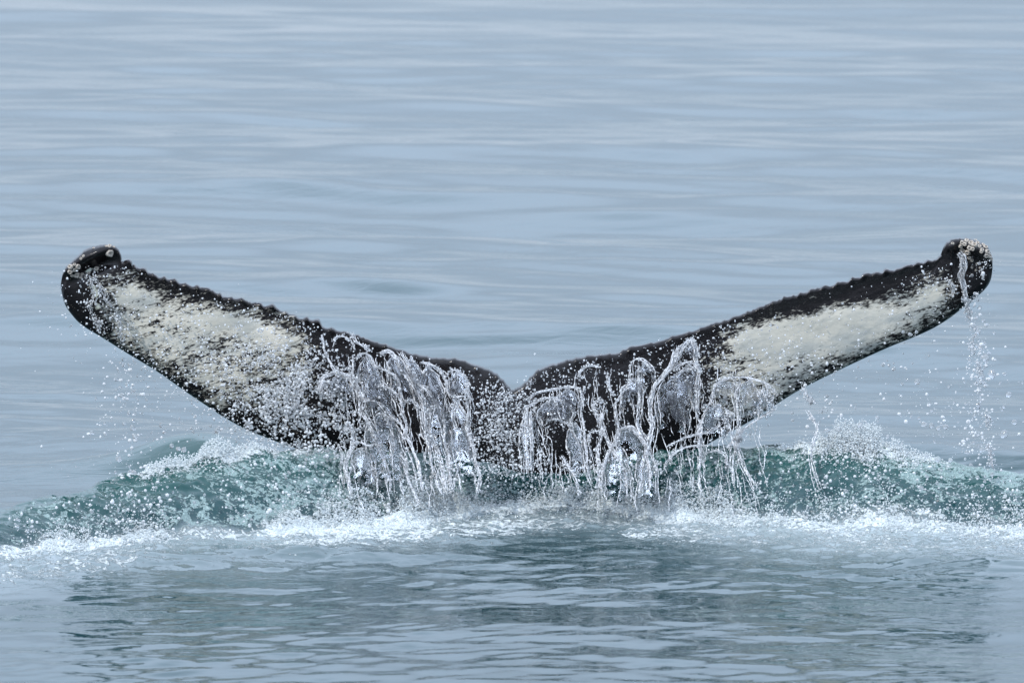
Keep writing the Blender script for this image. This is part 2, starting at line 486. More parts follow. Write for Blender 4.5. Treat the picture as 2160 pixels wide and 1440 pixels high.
aer_px = prof(pxX, [(-100, .2), (60, .30), (130, .44), (300, .48), (380, .40), (440, .42), (560, .47), (740, .52), (1000, .5), (1280, .40), (1480, .45), (1600, .42), (1730, .38), (1830, .45), (1950, .50), (2160, .58), (2500, .3)])
AER = face * (aer_px - .01 + .20 * fbm(X * 3, Y * 3, 61, 3)) + .16 * np.exp(-((T - 1.0) / .22) ** 2) * np.clip(HC / .1, 0, 1) * sstep(200, 400, pxX)
AER = np.maximum(AER, .62 * np.exp(-((dfoot + .30) / .30) ** 2) * foot_str)       # milky water spreading out ahead of the foam
AER = np.clip(AER, 0, .95)
milk_str = prof(pxX, [(-200, .1), (100, .45), (400, .40), (600, .60), (900, .55), (1030, .40), (1200, .42), (1400, .50), (1550, .60), (2160, .6), (2600, .1)])
MILK = np.clip(milk_str * np.exp(-(np.where(dfoot < 0, dfoot / .80, dfoot / .08)) ** 2) * (1 + .5 * fbm(X * 2.5, Y * 2.5, 44, 3)), 0, .8)
ROUGH = (0.55 + .45 * sstep(3, -1, Y)) * (0.5 + .7 * sstep(-.2, .3, fbm(X * .5 + 3, Y * .8, 77, 3)))
lump = np.abs(fbm(X * 5, Y * 5, 91, 3)) * 1.5 + .5 * np.abs(fbm(X * 15, Y * 15, 95, 3)) * 1.6
mound = .045 + .02 * np.exp(-((pxX - 1810) / 90) ** 2) + 0 * pxX
mound = np.where(foamB > foamA, mound, .030 + .012 * np.exp(-((pxX - 880) / 150) ** 2))
HADD = FOAM * mound * (lump + .25) * np.clip(HC / .1, 0, 1)
H = H + HADD

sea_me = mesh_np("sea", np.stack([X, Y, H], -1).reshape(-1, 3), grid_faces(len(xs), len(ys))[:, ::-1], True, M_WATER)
add_attr(sea_me, "foam", FOAM); add_attr(sea_me, "aer", AER); add_attr(sea_me, "rough", ROUGH); add_attr(sea_me, "milk", MILK); add_attr(sea_me, "thin", np.clip(face * sstep(.1, .9, T) + .8 * g2(X, Y, -1.36, .75, .5, .5), 0, 1))  # thin: where that glow is painted, ridge face and left swell
sea = link("sea", sea_me)
tag(sea, kind='structure')
print("sea verts", len(xs) * len(ys))

def surf_z(x, y):
    i = np.clip(np.searchsorted(xs, x) - 1, 0, len(xs) - 2); j = np.clip(np.searchsorted(ys, y) - 1, 0, len(ys) - 2)
    fx = (x - xs[i]) / (xs[i + 1] - xs[i]); fy = (y - ys[j]) / (ys[j + 1] - ys[j])
    return (H[i, j] * (1 - fx) + H[i + 1, j] * fx) * (1 - fy) + (H[i, j + 1] * (1 - fx) + H[i + 1, j + 1] * fx) * fy
def sea_z(x, y):
    return sea_height(np.asarray(x, float), np.asarray(y, float))[0]

# ------------------------------------------------------------------ whale tail
UP = [(130, 590), (133, 575), (142, 560), (156, 547), (165, 538), (180, 527), (196, 521), (214, 518), (234, 518), (247, 524), (254, 536), (256, 549),
      (272, 551), (280, 561), (300, 569), (320, 578), (345, 587), (375, 595), (400, 602), (436, 609), (470, 624), (515, 634), (555, 646), (590, 654),
      (630, 671), (665, 679), (690, 693), (730, 702), (770, 714), (810, 726), (850, 741), (900, 752), (960, 758), (1000, 768), (1035, 783), (1058, 799), (1072, 814),
      (1083, 823), (1094, 816), (1110, 804), (1130, 786), (1152, 773), (1185, 764), (1230, 752), (1290, 746), (1340, 731), (1400, 718), (1450, 701), (1500, 686),
      (1550, 669), (1600, 649), (1655, 630), (1700, 616), (1760, 601), (1820, 583), (1860, 574), (1905, 564), (1945, 555), (1975, 546), (1991, 534), (1994, 519), (2006, 508),
      (2026, 504), (2048, 505), (2068, 511), (2084, 524), (2092, 541), (2094, 562), (2092, 580)]
LO = [(130, 590), (128, 602), (130, 618), (134, 634), (140, 648), (150, 662), (164, 678), (182, 692), (204, 705), (230, 721), (260, 740), (290, 758),
      (320, 776), (347, 794), (375, 814), (405, 835), (435, 855), (462, 873), (492, 891), (525, 908), (560, 922), (600, 937), (640, 949), (680, 956),
      (715, 962), (745, 970), (775, 982), (800, 1000), (825, 1025), (848, 1055), (870, 1090), (892, 1125), (915, 1160), (940, 1190), (970, 1215), (1000, 1232), (1040, 1243),
      (1083, 1246), (1125, 1243), (1165, 1232), (1200, 1212), (1230, 1185), (1258, 1150), (1285, 1115), (1312, 1080), (1342, 1045), (1375, 1012), (1410, 985), (1450, 960),
      (1490, 938), (1530, 916), (1570, 895), (1605, 874), (1640, 851), (1675, 829), (1710, 810), (1750, 790), (1790, 771), (1835, 750), (1880, 730), (1925, 712), (1965, 694),
      (2000, 673), (2030, 650), (2055, 630), (2073, 615), (2084, 602), (2090, 590), (2092, 580)]
UP = np.array(UP, float); LO = np.array(LO, float)
assert len(UP) == len(LO), (len(UP), len(LO))
def resample(P, us, knots):
    return np.stack([np.interp(us, knots, P[:, k]) for k in range(2)], -1)
def catmull(P, m):
    P = np.asarray(P, float)
    Q = np.vstack([2 * P[0] - P[1], P, 2 * P[-1] - P[-2]])
    out = []
    tt = np.linspace(0, 1, m, endpoint=False)[:, None]
    for i in range(1, len(Q) - 2):
        p0, p1, p2, p3 = Q[i - 1], Q[i], Q[i + 1], Q[i + 2]
        out.append(.5 * ((2 * p1) + (-p0 + p2) * tt + (2 * p0 - 5 * p1 + 4 * p2 - p3) * tt ** 2 + (-p0 + 3 * p1 - 3 * p2 + p3) * tt ** 3))
    out.append(P[-1][None])
    return np.vstack(out)
MU = 14
U = catmull(UP, MU); L = catmull(LO, MU)
nU = len(U)
# knobs along the trailing edge
knobs = []
for x, r in ((272, 9), (284, 6), (303, 8), (326, 8), (345, 8), (369, 9), (392, 9), (415, 7), (438, 11), (462, 7), (485, 9), (516, 13), (548, 8), (572, 11), (600, 8),
             (620, 10), (645, 8), (668, 11), (700, 9), (728, 11), (752, 7), (775, 9), (812, 8), (850, 9), (900, 7), (955, 9), (1008, 8), (1050, 7),
             (1120, 7), (1165, 8), (1215, 6), (1262, 8), (1330, 9), (1372, 6), (1420, 8), (1452, 9), (1480, 6), (1512, 7), (1548, 8), (1578, 6), (1604, 8), (1630, 9), (1655, 7),
             (1690, 7), (1712, 10), (1740, 7), (1768, 8), (1800, 7), (1828, 9), (1850, 7), (1872, 9), (1912, 12), (1938, 9), (1960, 7), (1984, 7)):
    k = np.argmin(np.abs(U[:, 0] - x) + 1e3 * ((U[:, 1] < 500) | ((U[:, 1] > 560) & ((x < 260) | (x > 1990)))))
    knobs.append((k, r))
tan = np.gradient(U, axis=0); tan /= np.linalg.norm(tan, axis=1)[:, None] + 1e-9
nor = np.stack([tan[:, 1], -tan[:, 0]], -1)         # points up in the picture (y grows down)
arc = np.concatenate([[0], np.cumsum(np.linalg.norm(np.diff(U, axis=0), axis=1))])
kn = np.zeros(nU)
for k, r in knobs:
    sg = r * .75
    r = r * (.35 + 1.05 * random.random())
    kn = np.maximum(kn, r * .62 * np.exp(-((arc - arc[k]) / sg) ** 2))
side_fac = np.where(U[:, 0] < 700, 1.0, np.where(U[:, 0] > 1500, .75, .55))
kn *= side_fac
U2 = U + nor * (kn * .9)[:, None]
U2[:, 1] += 3.4 * fbm(arc / 19, arc * 0, 8, 4) + 2.0 * np.maximum(fbm(arc / 6, arc * 0, 18, 2), 0) * -1.6
NV = 96
vv = np.linspace(0, 1, NV)
vv = .5 - .5 * np.cos(vv * math.pi)                   # denser at the edges
chord0 = np.linalg.norm(U - L, axis=1)[:, None]
kw = np.exp(-((1 - vv)[None, :] * chord0 / 11.0) ** 2)
PXg = L[:, None, :] * (1 - vv)[None, :, None] + U[:, None, :] * vv[None, :, None] + (U2 - U)[:, None, :] * kw[..., None]
px, py = PXg[..., 0], PXg[..., 1]
cx = np.abs(px - 1083) / 960.0
half_t = 0.052 + 0.11 * np.exp(-(cx / .28) ** 2)      # half thickness in metres
prof_v = np.sqrt(np.clip(1 - np.abs(2 * vv - 1) ** 3.0, 0, 1))[None, :] * (1 - .45 * vv[None, :])
chord = np.linalg.norm(U2 - L, axis=1)[:, None] / 490.0
th = np.minimum(half_t, chord * .30 + .004) * prof_v
edge_r = 0.028 * np.exp(-((1 - vv)[None, :] * chord / .042) ** 2) * np.sqrt(np.clip((1 - vv)[None, :] * chord / .012, 0, 1))   # rolled rim along the trailing edge
th = th + edge_r * (.6 + kn[:, None] / 9 * kw)
def mid_Y(px, py):
    cxn = (px - 1083) / 960.0
    y = 0.10 + .16 * np.abs(cxn) ** 1.4 + (950 - py) / 490.0 * -.12 - .05 * np.exp(-(cxn / .10) ** 2)
    y = y + np.where(cxn > 0, .06 * cxn, 0)
    return y
mY = mid_Y(px, py)
# curled-over tips
def pgauss(px, py, cx, cy, sx, sy, ang=0):
    c, s = math.cos(ang), math.sin(ang)
    u = (px - cx) * c + (py - cy) * s; v = -(px - cx) * s + (py - cy) * c
    return np.exp(-(u / sx) ** 2 - (v / sy) ** 2)
curl = .050 * pgauss(px, py, 200, 535, 52, 15, R(-28)) - .030 * pgauss(px, py, 205, 562, 45, 14, R(-25)) + .025 * pgauss(px, py, 150, 570, 18, 16)
curl = curl + .050 * pgauss(px, py, 2062, 525, 40, 16, R(30)) - .025 * pgauss(px, py, 2025, 556, 14, 40) + .03 * pgauss(px, py, 2006, 520, 12, 14)
mus = .007 * fbm(px / 110, py / 70, 12, 2) + .0010 * fbm(px / 16, py / 12, 14, 3)
wgt = np.sqrt(np.clip(1 - np.abs(2 * vv - 1) ** 4, 0, 1))[None, :]
front = mY - th - (curl + mus) * wgt
back = mY + th
Pf = at(px, py, front); Pb = at(px, py, mY); Pb[..., 1] = back; Pb[..., 2] = Pf[..., 2]; Pb[..., 0] = Pf[..., 0]
ring = np.concatenate([Pf, Pb[:, ::-1][:, 1:-1]], axis=1)
nr = ring.shape[1]
faces = grid_faces(nU, nr, wrap_v=True)
Vt = ring.reshape(-1, 3)
tail_me = mesh_np("whale_tail", Vt, faces, True, M_SKIN)
# colour zones in the fluke's own layout
def poly_sd(px, py, poly):
    P = np.array(poly, float); Q = np.roll(P, -1, 0)
    d = np.full(px.shape, 1e9); inside = np.zeros(px.shape, bool)
    for (x1, y1), (x2, y2) in zip(P, Q):
        ex, ey = x2 - x1, y2 - y1
        t = np.clip(((px - x1) * ex + (py - y1) * ey) / (ex * ex + ey * ey + 1e-9), 0, 1)
        d = np.minimum(d, np.hypot(px - x1 - t * ex, py - y1 - t * ey))
        c = ((y1 > py) != (y2 > py)) & (px < (x2 - x1) * (py - y1) / (y2 - y1 + 1e-12) + x1)
        inside ^= c
    return np.where(inside, d, -d)
LW = [(225, 600), (262, 590), (300, 612), (360, 632), (450, 652), (540, 668), (600, 690), (640, 735), (660, 790), (640, 830), (560, 850), (470, 850), (380, 790), (300, 745), (240, 700), (225, 650)]
RW = [(1480, 850), (1500, 790), (1530, 730), (1570, 700), (1640, 684), (1740, 655), (1830, 645), (1925, 622), (1955, 590), (1990, 580), (1996, 610), (1990, 650), (1930, 692), (1860, 722), (1780, 760), (1710, 795), (1640, 838), (1560, 880)]
sdl = poly_sd(px, py, LW); sdr = poly_sd(px, py, RW)
sd_ = np.maximum(sdl, sdr)
pale = .5 + np.clip(sd_ / 62.0, -2.4, .42) * .62
dap = np.full(px.shape, .52)
# clean creamy cores
core = pgauss(px, py, 500, 690, 130, 22, R(16)) + pgauss(px, py, 1720, 700, 190, 34, R(-14)) + pgauss(px, py, 1600, 715, 60, 25)
pale = pale + .42 * np.clip(core, 0, 1); dap = dap - .22 * np.clip(pgauss(px, py, 1740, 700, 170, 40, R(-14)), 0, 1)
# mottled grades
mot = pgauss(px, py, 560, 800, 170, 60, R(25)) + 1.2 * pgauss(px, py, 1530, 800, 90, 75) + .8 * pgauss(px, py, 1560, 745, 60, 25) + .6 * pgauss(px, py, 380, 700, 120, 30, R(20)) + .7 * pgauss(px, py, 1640, 790, 130, 22, R(-25)) + .5 * pgauss(px, py, 1940, 660, 60, 30)
dap = dap + .35 * np.clip(mot, 0, 1)
pale = pale - .20 * np.clip(mot, 0, 1) - .12 * np.clip(pgauss(px, py, 600, 830, 120, 70, R(20)), 0, 1) - .20 * pgauss(px, py, 1800, 622, 110, 14, R(-15))
scar = .55 * pgauss(px, py, 190, 568, 26, 6, R(-25)) + .42 * pgauss(px, py, 195, 600, 8, 40, R(-15)) + .36 * pgauss(px, py, 205, 640, 14, 40) + .5 * pgauss(px, py, 2035, 530, 16, 9) + .40 * pgauss(px, py, 2048, 562, 12, 22) + .25 * pgauss(px, py, 165, 605, 20, 6)
def ring_attr(a):
    b = np.concatenate([a, a[:, ::-1][:, 1:-1] * 0 + np.minimum(a[:, ::-1][:, 1:-1], .0)], axis=1)
    return b
add_attr(tail_me, "pale", ring_attr(pale)); add_attr(tail_me, "dapple", ring_attr(dap)); add_attr(tail_me, "scar", ring_attr(scar))
tail = link("whale_tail", tail_me)
tag(tail, 'raised black whale tail fluke with mottled white underside, dripping above the sea', 'whale')

def fluke_front(qx, qy):
    """front surface point of the tail nearest to photo position"""
    k = np.argmin((px - qx) ** 2 + (py - qy) ** 2)
    i, j = np.unravel_index(k, px.shape)
    p = Pf[i, j]
    i1, i2 = max(i - 6, 0), min(i + 6, nU - 1); j1, j2 = max(j - 4, 0), min(j + 4, NV - 1)
    du = Pf[i2, j] - Pf[i1, j]; dv = Pf[i, j2] - Pf[i, j1]
    n = np.cross(du, dv); n /= np.linalg.norm(n) + 1e-9
    if n[1] > 0: n = -n
    return Vector(p), Vector(n)

def barnacle_mesh(seed):
    r_ = random.Random(seed)
    nseg = 12
    prof_ = [(1.0, 0.0), (.92, .35), (.72, .72), (.56, .80), (.42, .66), (.30, .30), (0.06, .22)]
    V = []
    wob = [1 + r_.uniform(-.13, .13) for _ in range(nseg)]
    for k, (r, z) in enumerate(prof_):
        for s in range(nseg):
            a = 2 * math.pi * s / nseg
            rr = r * wob[s] * (1 + (.06 if (s % 2 == 0 and k < 4) else 0))
            V.append((rr * math.cos(a), rr * math.sin(a), z + r_.uniform(-.03, .03)))
    F = []
    for k in range(len(prof_) - 1):
        for s in range(nseg):
            s2 = (s + 1) % nseg
            F.append((k * nseg + s, k * nseg + s2, (k + 1) * nseg + s2, (k + 1) * nseg + s))
    me = mesh_np("barnacle", V, F, True, M_BARN)
    return me
barn = [barnacle_mesh(s) for s in range(4)]
bl = [(148, 563, 6), (157, 558, 4), (148, 573, 5.5), (157, 569, 5), (164, 562, 6), (161, 581, 7), (173, 578, 4), (170, 586, 4), (152, 582, 4), (231, 534, 9), (231, 520, 5),
      (224, 519, 3.5), (240, 521, 3.5), (204, 567, 6), (171, 545, 3.5), (176, 540, 3.5), (198, 523, 3), (188, 575, 4), (181, 584, 3.5), (210, 600, 4)]
br = [(2030, 528, 6), (2042, 532, 7), (2045, 523, 6), (2036, 516, 5), (2048, 512, 6), (2056, 517, 7), (2040, 507, 5), (2030, 512, 5), (2052, 525, 5), (2034, 537, 5), (2044, 543, 4.5),
      (2062, 512, 5), (2066, 520, 5), (2072, 526, 5), (2078, 522, 6), (2074, 517, 5), (2082, 531, 6), (2087, 540, 6), (2080, 539, 5), (2090, 546, 4.5), (2070, 532, 4), (2026, 520, 5),
      (2058, 506, 4), (2021, 536, 4), (2050, 550, 3.5), (2060, 556, 3), (2068, 566, 3), (2058, 570, 3), (2050, 565, 3), (2010, 513, 4)]
for k, (bx, by, r) in enumerate(bl + br):
    p, n = fluke_front(bx, by)
    o = link("barnacle", barn[k % 4], tail)
    n = (n + Vector((random.uniform(-.35, .35), -.4, random.uniform(-.1, .5)))).normalized()
    o.location = p - n * .002
    o.rotation_euler = n.to_track_quat('Z', 'Y').to_euler()
    s = r / 490
    o.scale = (s, s * random.uniform(.85, 1.1), s * random.uniform(.8, 1.2))

# ------------------------------------------------------------------ falling water
def Yfall(py, lift=0.0):
    return np.interp(py, [500, 700, 800, 900, 1000, 1080, 1200], [.0, -.16, -.30, -.48, -.78, -1.05, -1.3]) + lift

def tube(P, rad, sides=7, seed=0):
    P = np.asarray(P, float); n = len(P)
    T = np.gradient(P, axis=0); T /= np.linalg.norm(T, axis=1)[:, None] + 1e-9
    ref = np.array([0, 1, 0.]); A = np.cross(T, ref); A /= np.linalg.norm(A, axis=1)[:, None] + 1e-9
    B = np.cross(T, A)
    ang = np.linspace(0, 2 * math.pi, sides, endpoint=False)
    rad = np.asarray(rad)[:, None, None]
    V = P[:, None] + rad * (np.cos(ang)[None, :, None] * A[:, None] + np.sin(ang)[None, :, None] * B[:, None])
    return V.reshape(-1, 3), grid_faces(n, sides, wrap_v=True)

def strand_mesh(pts, r_px, seed, lift=0.0, yfix=None, m=9, wob=1.3):
    pts = np.asarray(pts, float)
    C = catmull(pts, m)
    n = len(C); s = np.concatenate([[0], np.cumsum(np.linalg.norm(np.diff(C, axis=0), axis=1))])
    C = C + np.stack([wob * fbm(s / 11, s * 0 + seed, 1, 3) * 1.6, wob * fbm(s / 13, s * 0 + seed, 2, 2)], -1)
    Yv = Yfall(C[:, 1], lift) if yfix is None else np.full(n, yfix) + .01 * fbm(s / 40, s * 0 + seed, 5)
    Yv = Yv + .012 * fbm(s / 25, s * 0 + seed, 6, 2)
    P = at(C[:, 0], C[:, 1], Yv)
    r = r_px / 490 * (0.72 + .9 * np.abs(fbm(s / 16, s * 0 + seed, 3, 3))) * np.minimum(1, .25 + np.minimum(s, s[-1] - s) / 14)
    return tube(P, r)

def bundle(pts, r, seed, lift=0.0, yfix=None):
    """a falling stream: several thin cords of water twisting round one another"""
    Vs, Fs, off = [], [], 0
    C0 = catmull(np.asarray(pts, float), 5)
    s_ = np.concatenate([[0], np.cumsum(np.linalg.norm(np.diff(C0, axis=0), axis=1))])
    T_ = np.gradient(C0, axis=0); T_ /= np.linalg.norm(T_, axis=1)[:, None] + 1e-9
    Nn = np.stack([-T_[:, 1], T_[:, 0]], -1)
    nc = 2 + int(r * .8)
    for q in range(nc):
        o_ = r * .85 * (np.sin(s_ / (16 + 5 * q) + q * 2.4 + seed) * .8 + .7 * fbm(s_ / 20, s_ * 0 + q * 3.3 + seed, 5, 2))
        C1 = (C0 + Nn * o_[:, None])[::2] + np.stack([2.2 * fbm(s_[::2] / 9, s_[::2] * 0 + seed + q, 15, 2), s_[::2] * 0], -1)
        rr = random.uniform(.35, .62) * (1 + .20 * r) if q else .28 + .34 * r
        sV, sF = strand_mesh(C1, rr, seed + q * 7, lift=lift - .006 * q, yfix=None if yfix is None else yfix - .004 * q, m=5, wob=.8)
        Vs.append(sV); Fs.append(sF + off); off += len(sV)
    return np.vstack(Vs), np.vstack(Fs)

def beads_along(pts, n, spread, rmin, rmax, lift=0.0, yfix=None):
    C = catmull(np.asarray(pts, float), 9)
    idx = rng.integers(0, len(C), n)
    q = C[idx] + rng.normal(0, spread, (n, 2))
    Yv = (Yfall(q[:, 1], lift) if yfix is None else np.full(n, yfix)) + rng.normal(0, .02, n) - .01
    return at(q[:, 0], q[:, 1], Yv), rng.uniform(rmin, rmax, n) ** 1.0 / 490

def make_ico():
    import bmesh
    bm = bmesh.new(); bmesh.ops.create_icosphere(bm, subdivisions=2, radius=1.0)
    me = bpy.data.meshes.new("bead"); 
    for f in bm.faces: f.smooth = True
    bm.to_mesh(me); bm.free(); return me
def ico_arrays(sub):
    import bmesh
    bm = bmesh.new(); bmesh.ops.create_icosphere(bm, subdivisions=sub, radius=1.0)
    V = np.array([v.co[:] for v in bm.verts]); F = np.array([[v.index for v in f.verts] for f in bm.faces]); bm.free()
    return V, F
ICO1 = ico_arrays(1); ICO2 = ico_arrays(2); ICO3 = ico_arrays(3)

def balls_mesh(name, P, r, mat, ico=ICO1, aniso=.25, tri_tilt=True):
    V0, F0 = ico
    P = np.asarray(P, float); n = len(P)
    sc_ = 1 + rng.uniform(-aniso, aniso, (n, 1, 3))
    V = V0[None] * sc_ * np.asarray(r)[:, None, None] + P[:, None]
    F = F0[None] + (np.arange(n) * len(V0))[:, None, None]
    return mesh_np(name, V.reshape(-1, 3), F.reshape(-1, 3), True, mat)

def geo_spheres(name, P, r, mat, sub=2, parent=None, aniso=.25):
    """thousands of droplets as points carrying a small round mesh (uncountable: stuff)"""
    P = np.asarray(P, np.float32); n = len(P)
    me = bpy.data.meshes.new(name); me.vertices.add(n); me.vertices.foreach_set("co", P.ravel()); me.update()
    a = me.attributes.new("size", 'FLOAT_VECTOR', 'POINT')
    sv = (np.asarray(r)[:, None] * (1 + rng.uniform(-aniso, aniso, (n, 3)))).astype(np.float32)
    a.data.foreach_set("vector", sv.ravel())
    o = link(name, me, parent)
    ng = bpy.data.node_groups.new(name, 'GeometryNodeTree')
    ng.interface.new_socket("Geometry", in_out='INPUT', socket_type='NodeSocketGeometry')
    ng.interface.new_socket("Geometry", in_out='OUTPUT', socket_type='NodeSocketGeometry')
    i = ng.nodes.new("NodeGroupInput"); u = ng.nodes.new("NodeGroupOutput")
    s = ng.nodes.new("GeometryNodeMeshIcoSphere"); s.inputs['Radius'].default_value = 1; s.inputs['Subdivisions'].default_value = sub
    sm = ng.nodes.new("GeometryNodeSetShadeSmooth"); ma = ng.nodes.new("GeometryNodeSetMaterial"); ma.inputs['Material'].default_value = mat
    ins = ng.nodes.new("GeometryNodeInstanceOnPoints")
    na = ng.nodes.new("GeometryNodeInputNamedAttribute"); na.data_type = 'FLOAT_VECTOR'; na.inputs['Name'].default_value = "size"
    ng.links.new(s.outputs['Mesh'], sm.inputs['Geometry']); ng.links.new(sm.outputs[0], ma.inputs[0])
    ng.links.new(i.outputs[0], ins.inputs['Points']); ng.links.new(ma.outputs[0], ins.inputs['Instance'])
    out = [q for q in na.outputs if q.enabled][0]
    ng.links.new(out, ins.inputs['Scale'])
    ng.links.new(ins.outputs[0], u.inputs[0])
    md = o.modifiers.new("spheres", 'NODES'); md.node_group = ng
    return o

def film_mesh(cx, top, hw, bottom, lean, seed, lift=0.03, bulge=.075):
    nu, nv = 44, 56
    s = np.linspace(0, 1, nv)[None, :]; t = np.linspace(-1, 1, nu)[:, None]
    prof_w = np.sin(np.clip(s * 3.2, 0, math.pi / 2)) ** .55 * (1 - .30 * s)
    X_ = cx + lean * s ** 1.1 + hw * t * prof_w * (1 + .22 * vnoise(s * 4, t * 0 + seed, 2)) + 3 * fbm(s * 6 + seed, t * 2, 9, 2)
    Y_ = top + (bottom - top) * s + 6 * (np.abs(t) ** 2) * (1 - s) + 7 * fbm(t * 2 + seed, s * 2, 3, 2)
    Yd = Yfall(Y_, lift) - bulge * np.sqrt(np.clip(1 - t ** 2, 0, 1)) * np.sin(np.clip(s * 2.2, 0, 1) * math.pi / 2) ** .6
    fold = .016 * fbm(t * 2.0 + seed + .5 * s, s * 1.6, 7, 1) + .006 * fbm(t * 5 + seed - s, s * 1.7, 17, 1)
    th = (.004 + .003 * np.abs(t) ** 4) * np.sqrt(np.clip(1 - np.abs(t) ** 8, 0.02, 1))
    Fr = at(X_, Y_, Yd - fold - th); Bk = at(X_, Y_, Yd - .1 * fold + th)
    ring = np.concatenate([Fr, Bk[::-1]], axis=0)          # closed round the sheet
    n2 = ring.shape[0]
    V = np.transpose(ring, (1, 0, 2)).reshape(-1, 3)
    F = grid_faces(nv, n2, wrap_v=True)[:, ::-1]
    edge = np.clip(np.maximum(np.abs(t) ** 6 + 0 * s, np.clip(1 - s * 12, 0, 1) + 0 * t), 0, 1)
    hem = (s ** 1.1 * (1.08 - .15 * np.abs(t)) + 0 * t)
    dbl = lambda a: np.concatenate([a, a[::-1]], axis=0).T
    rims = [np.stack([X_[0], Y_[0]], -1)[::6], np.stack([X_[-1], Y_[-1]], -1)[::6], np.stack([X_[:, 2], Y_[:, 2]], -1)[::5]]
    return V, F, (dbl(edge), dbl(hem)), rims

LEFT_STR = [
 ([(679, 705), (688, 745), (708, 780), (742, 800), (765, 838)], 2.2),
 ([(677, 830), (682, 797), (708, 786), (735, 795), (755, 815), (768, 840), (800, 852), (822, 877), (845, 892), (860, 920), (870, 950), (880, 975), (887, 1010), (893, 1040)], 4.0),
 ([(767, 840), (760, 862), (777, 892), (790, 920), (802, 950), (815, 980), (820, 1005), (822, 1045)], 3.4),
 ([(746, 750), (743, 790), (748, 815)], 1.6),
 ([(750, 760), (760, 746), (777, 749), (790, 772), (815, 782), (835, 797), (842, 822), (846, 850)], 2.6),
 ([(795, 810), (815, 816), (835, 830), (847, 850), (850, 877), (857, 900), (850, 930)], 2.2),
 ([(800, 745), (820, 741), (835, 757), (850, 785), (867, 805), (882, 830), (892, 860), (895, 892), (900, 920), (907, 950), (912, 980), (920, 1008), (932, 1042)], 3.8),
 ([(845, 742), (857, 762), (870, 787), (885, 810), (900, 820), (915, 842), (930, 865), (935, 892), (937, 930), (945, 955), (950, 990), (948, 1035)], 3.4),
 ([(885, 764), (905, 768), (925, 780), (940, 800), (945, 827), (960, 836), (980, 836), (987, 860), (985, 895), (992, 925)], 2.4),
 ([(940, 790), (960, 780), (980, 795), (987, 812), (980, 832)], 1.6),
 ([(982, 895), (990, 917), (1000, 945), (1005, 975), (1015, 1005), (1007, 1040)], 2.4),
 ([(852, 850), (867, 843), (882, 860), (892, 888)], 2.2),
 ([(745, 938), (737, 957), (729, 982), (736, 1010), (741, 1045)], 2.4),
 ([(745, 938), (760, 932), (778, 942), (792, 936), (806, 945)], 1.8),
 ([(842, 955), (857, 975), (860, 1005), (875, 1040), (884, 1062)], 3.0),
 ([(912, 850), (908, 890), (914, 925), (925, 960), (935, 1000), (940, 1040)], 2.6),
 ([(885, 800), (893, 840), (903, 880), (905, 920)], 1.8),
 ([(960, 845), (955, 880), (965, 920), (970, 960), (962, 1000), (955, 1035)], 2.0),
 ([(810, 880), (822, 900), (828, 940), (820, 975)], 1.6),
 ([(700, 720), (716, 708), (738, 718), (748, 740)], 1.4),
 ([(740, 700), (752, 720), (768, 730), (785, 742)], 1.5),
 ([(718, 925), (728, 905), (742, 908), (746, 925), (740, 940)], 1.2),
 ([(712, 935), (722, 960), (718, 985)], 1.1),
]
LEFT_FILM = [(712, 790, 33, 850, 18), (773, 748, 26, 850, 18), (788, 788, 42, 905, 26), (815, 815, 36, 930, 30), (832, 745, 25, 870, 30), (866, 752, 22, 860, 30), (903, 766, 30, 900, 26),
 (868, 843, 30, 960, 15), (802, 868, 40, 1015, 20), (845, 900, 28, 1025, 12), (915, 850, 32, 985, 12), (962, 786, 25, 840, 5), (960, 838, 26, 960, 12), (765, 940, 34, 1045, 2),
 (830, 955, 34, 1030, 14), (905, 940, 30, 1020, 10), (965, 900, 38, 1000, 12)]
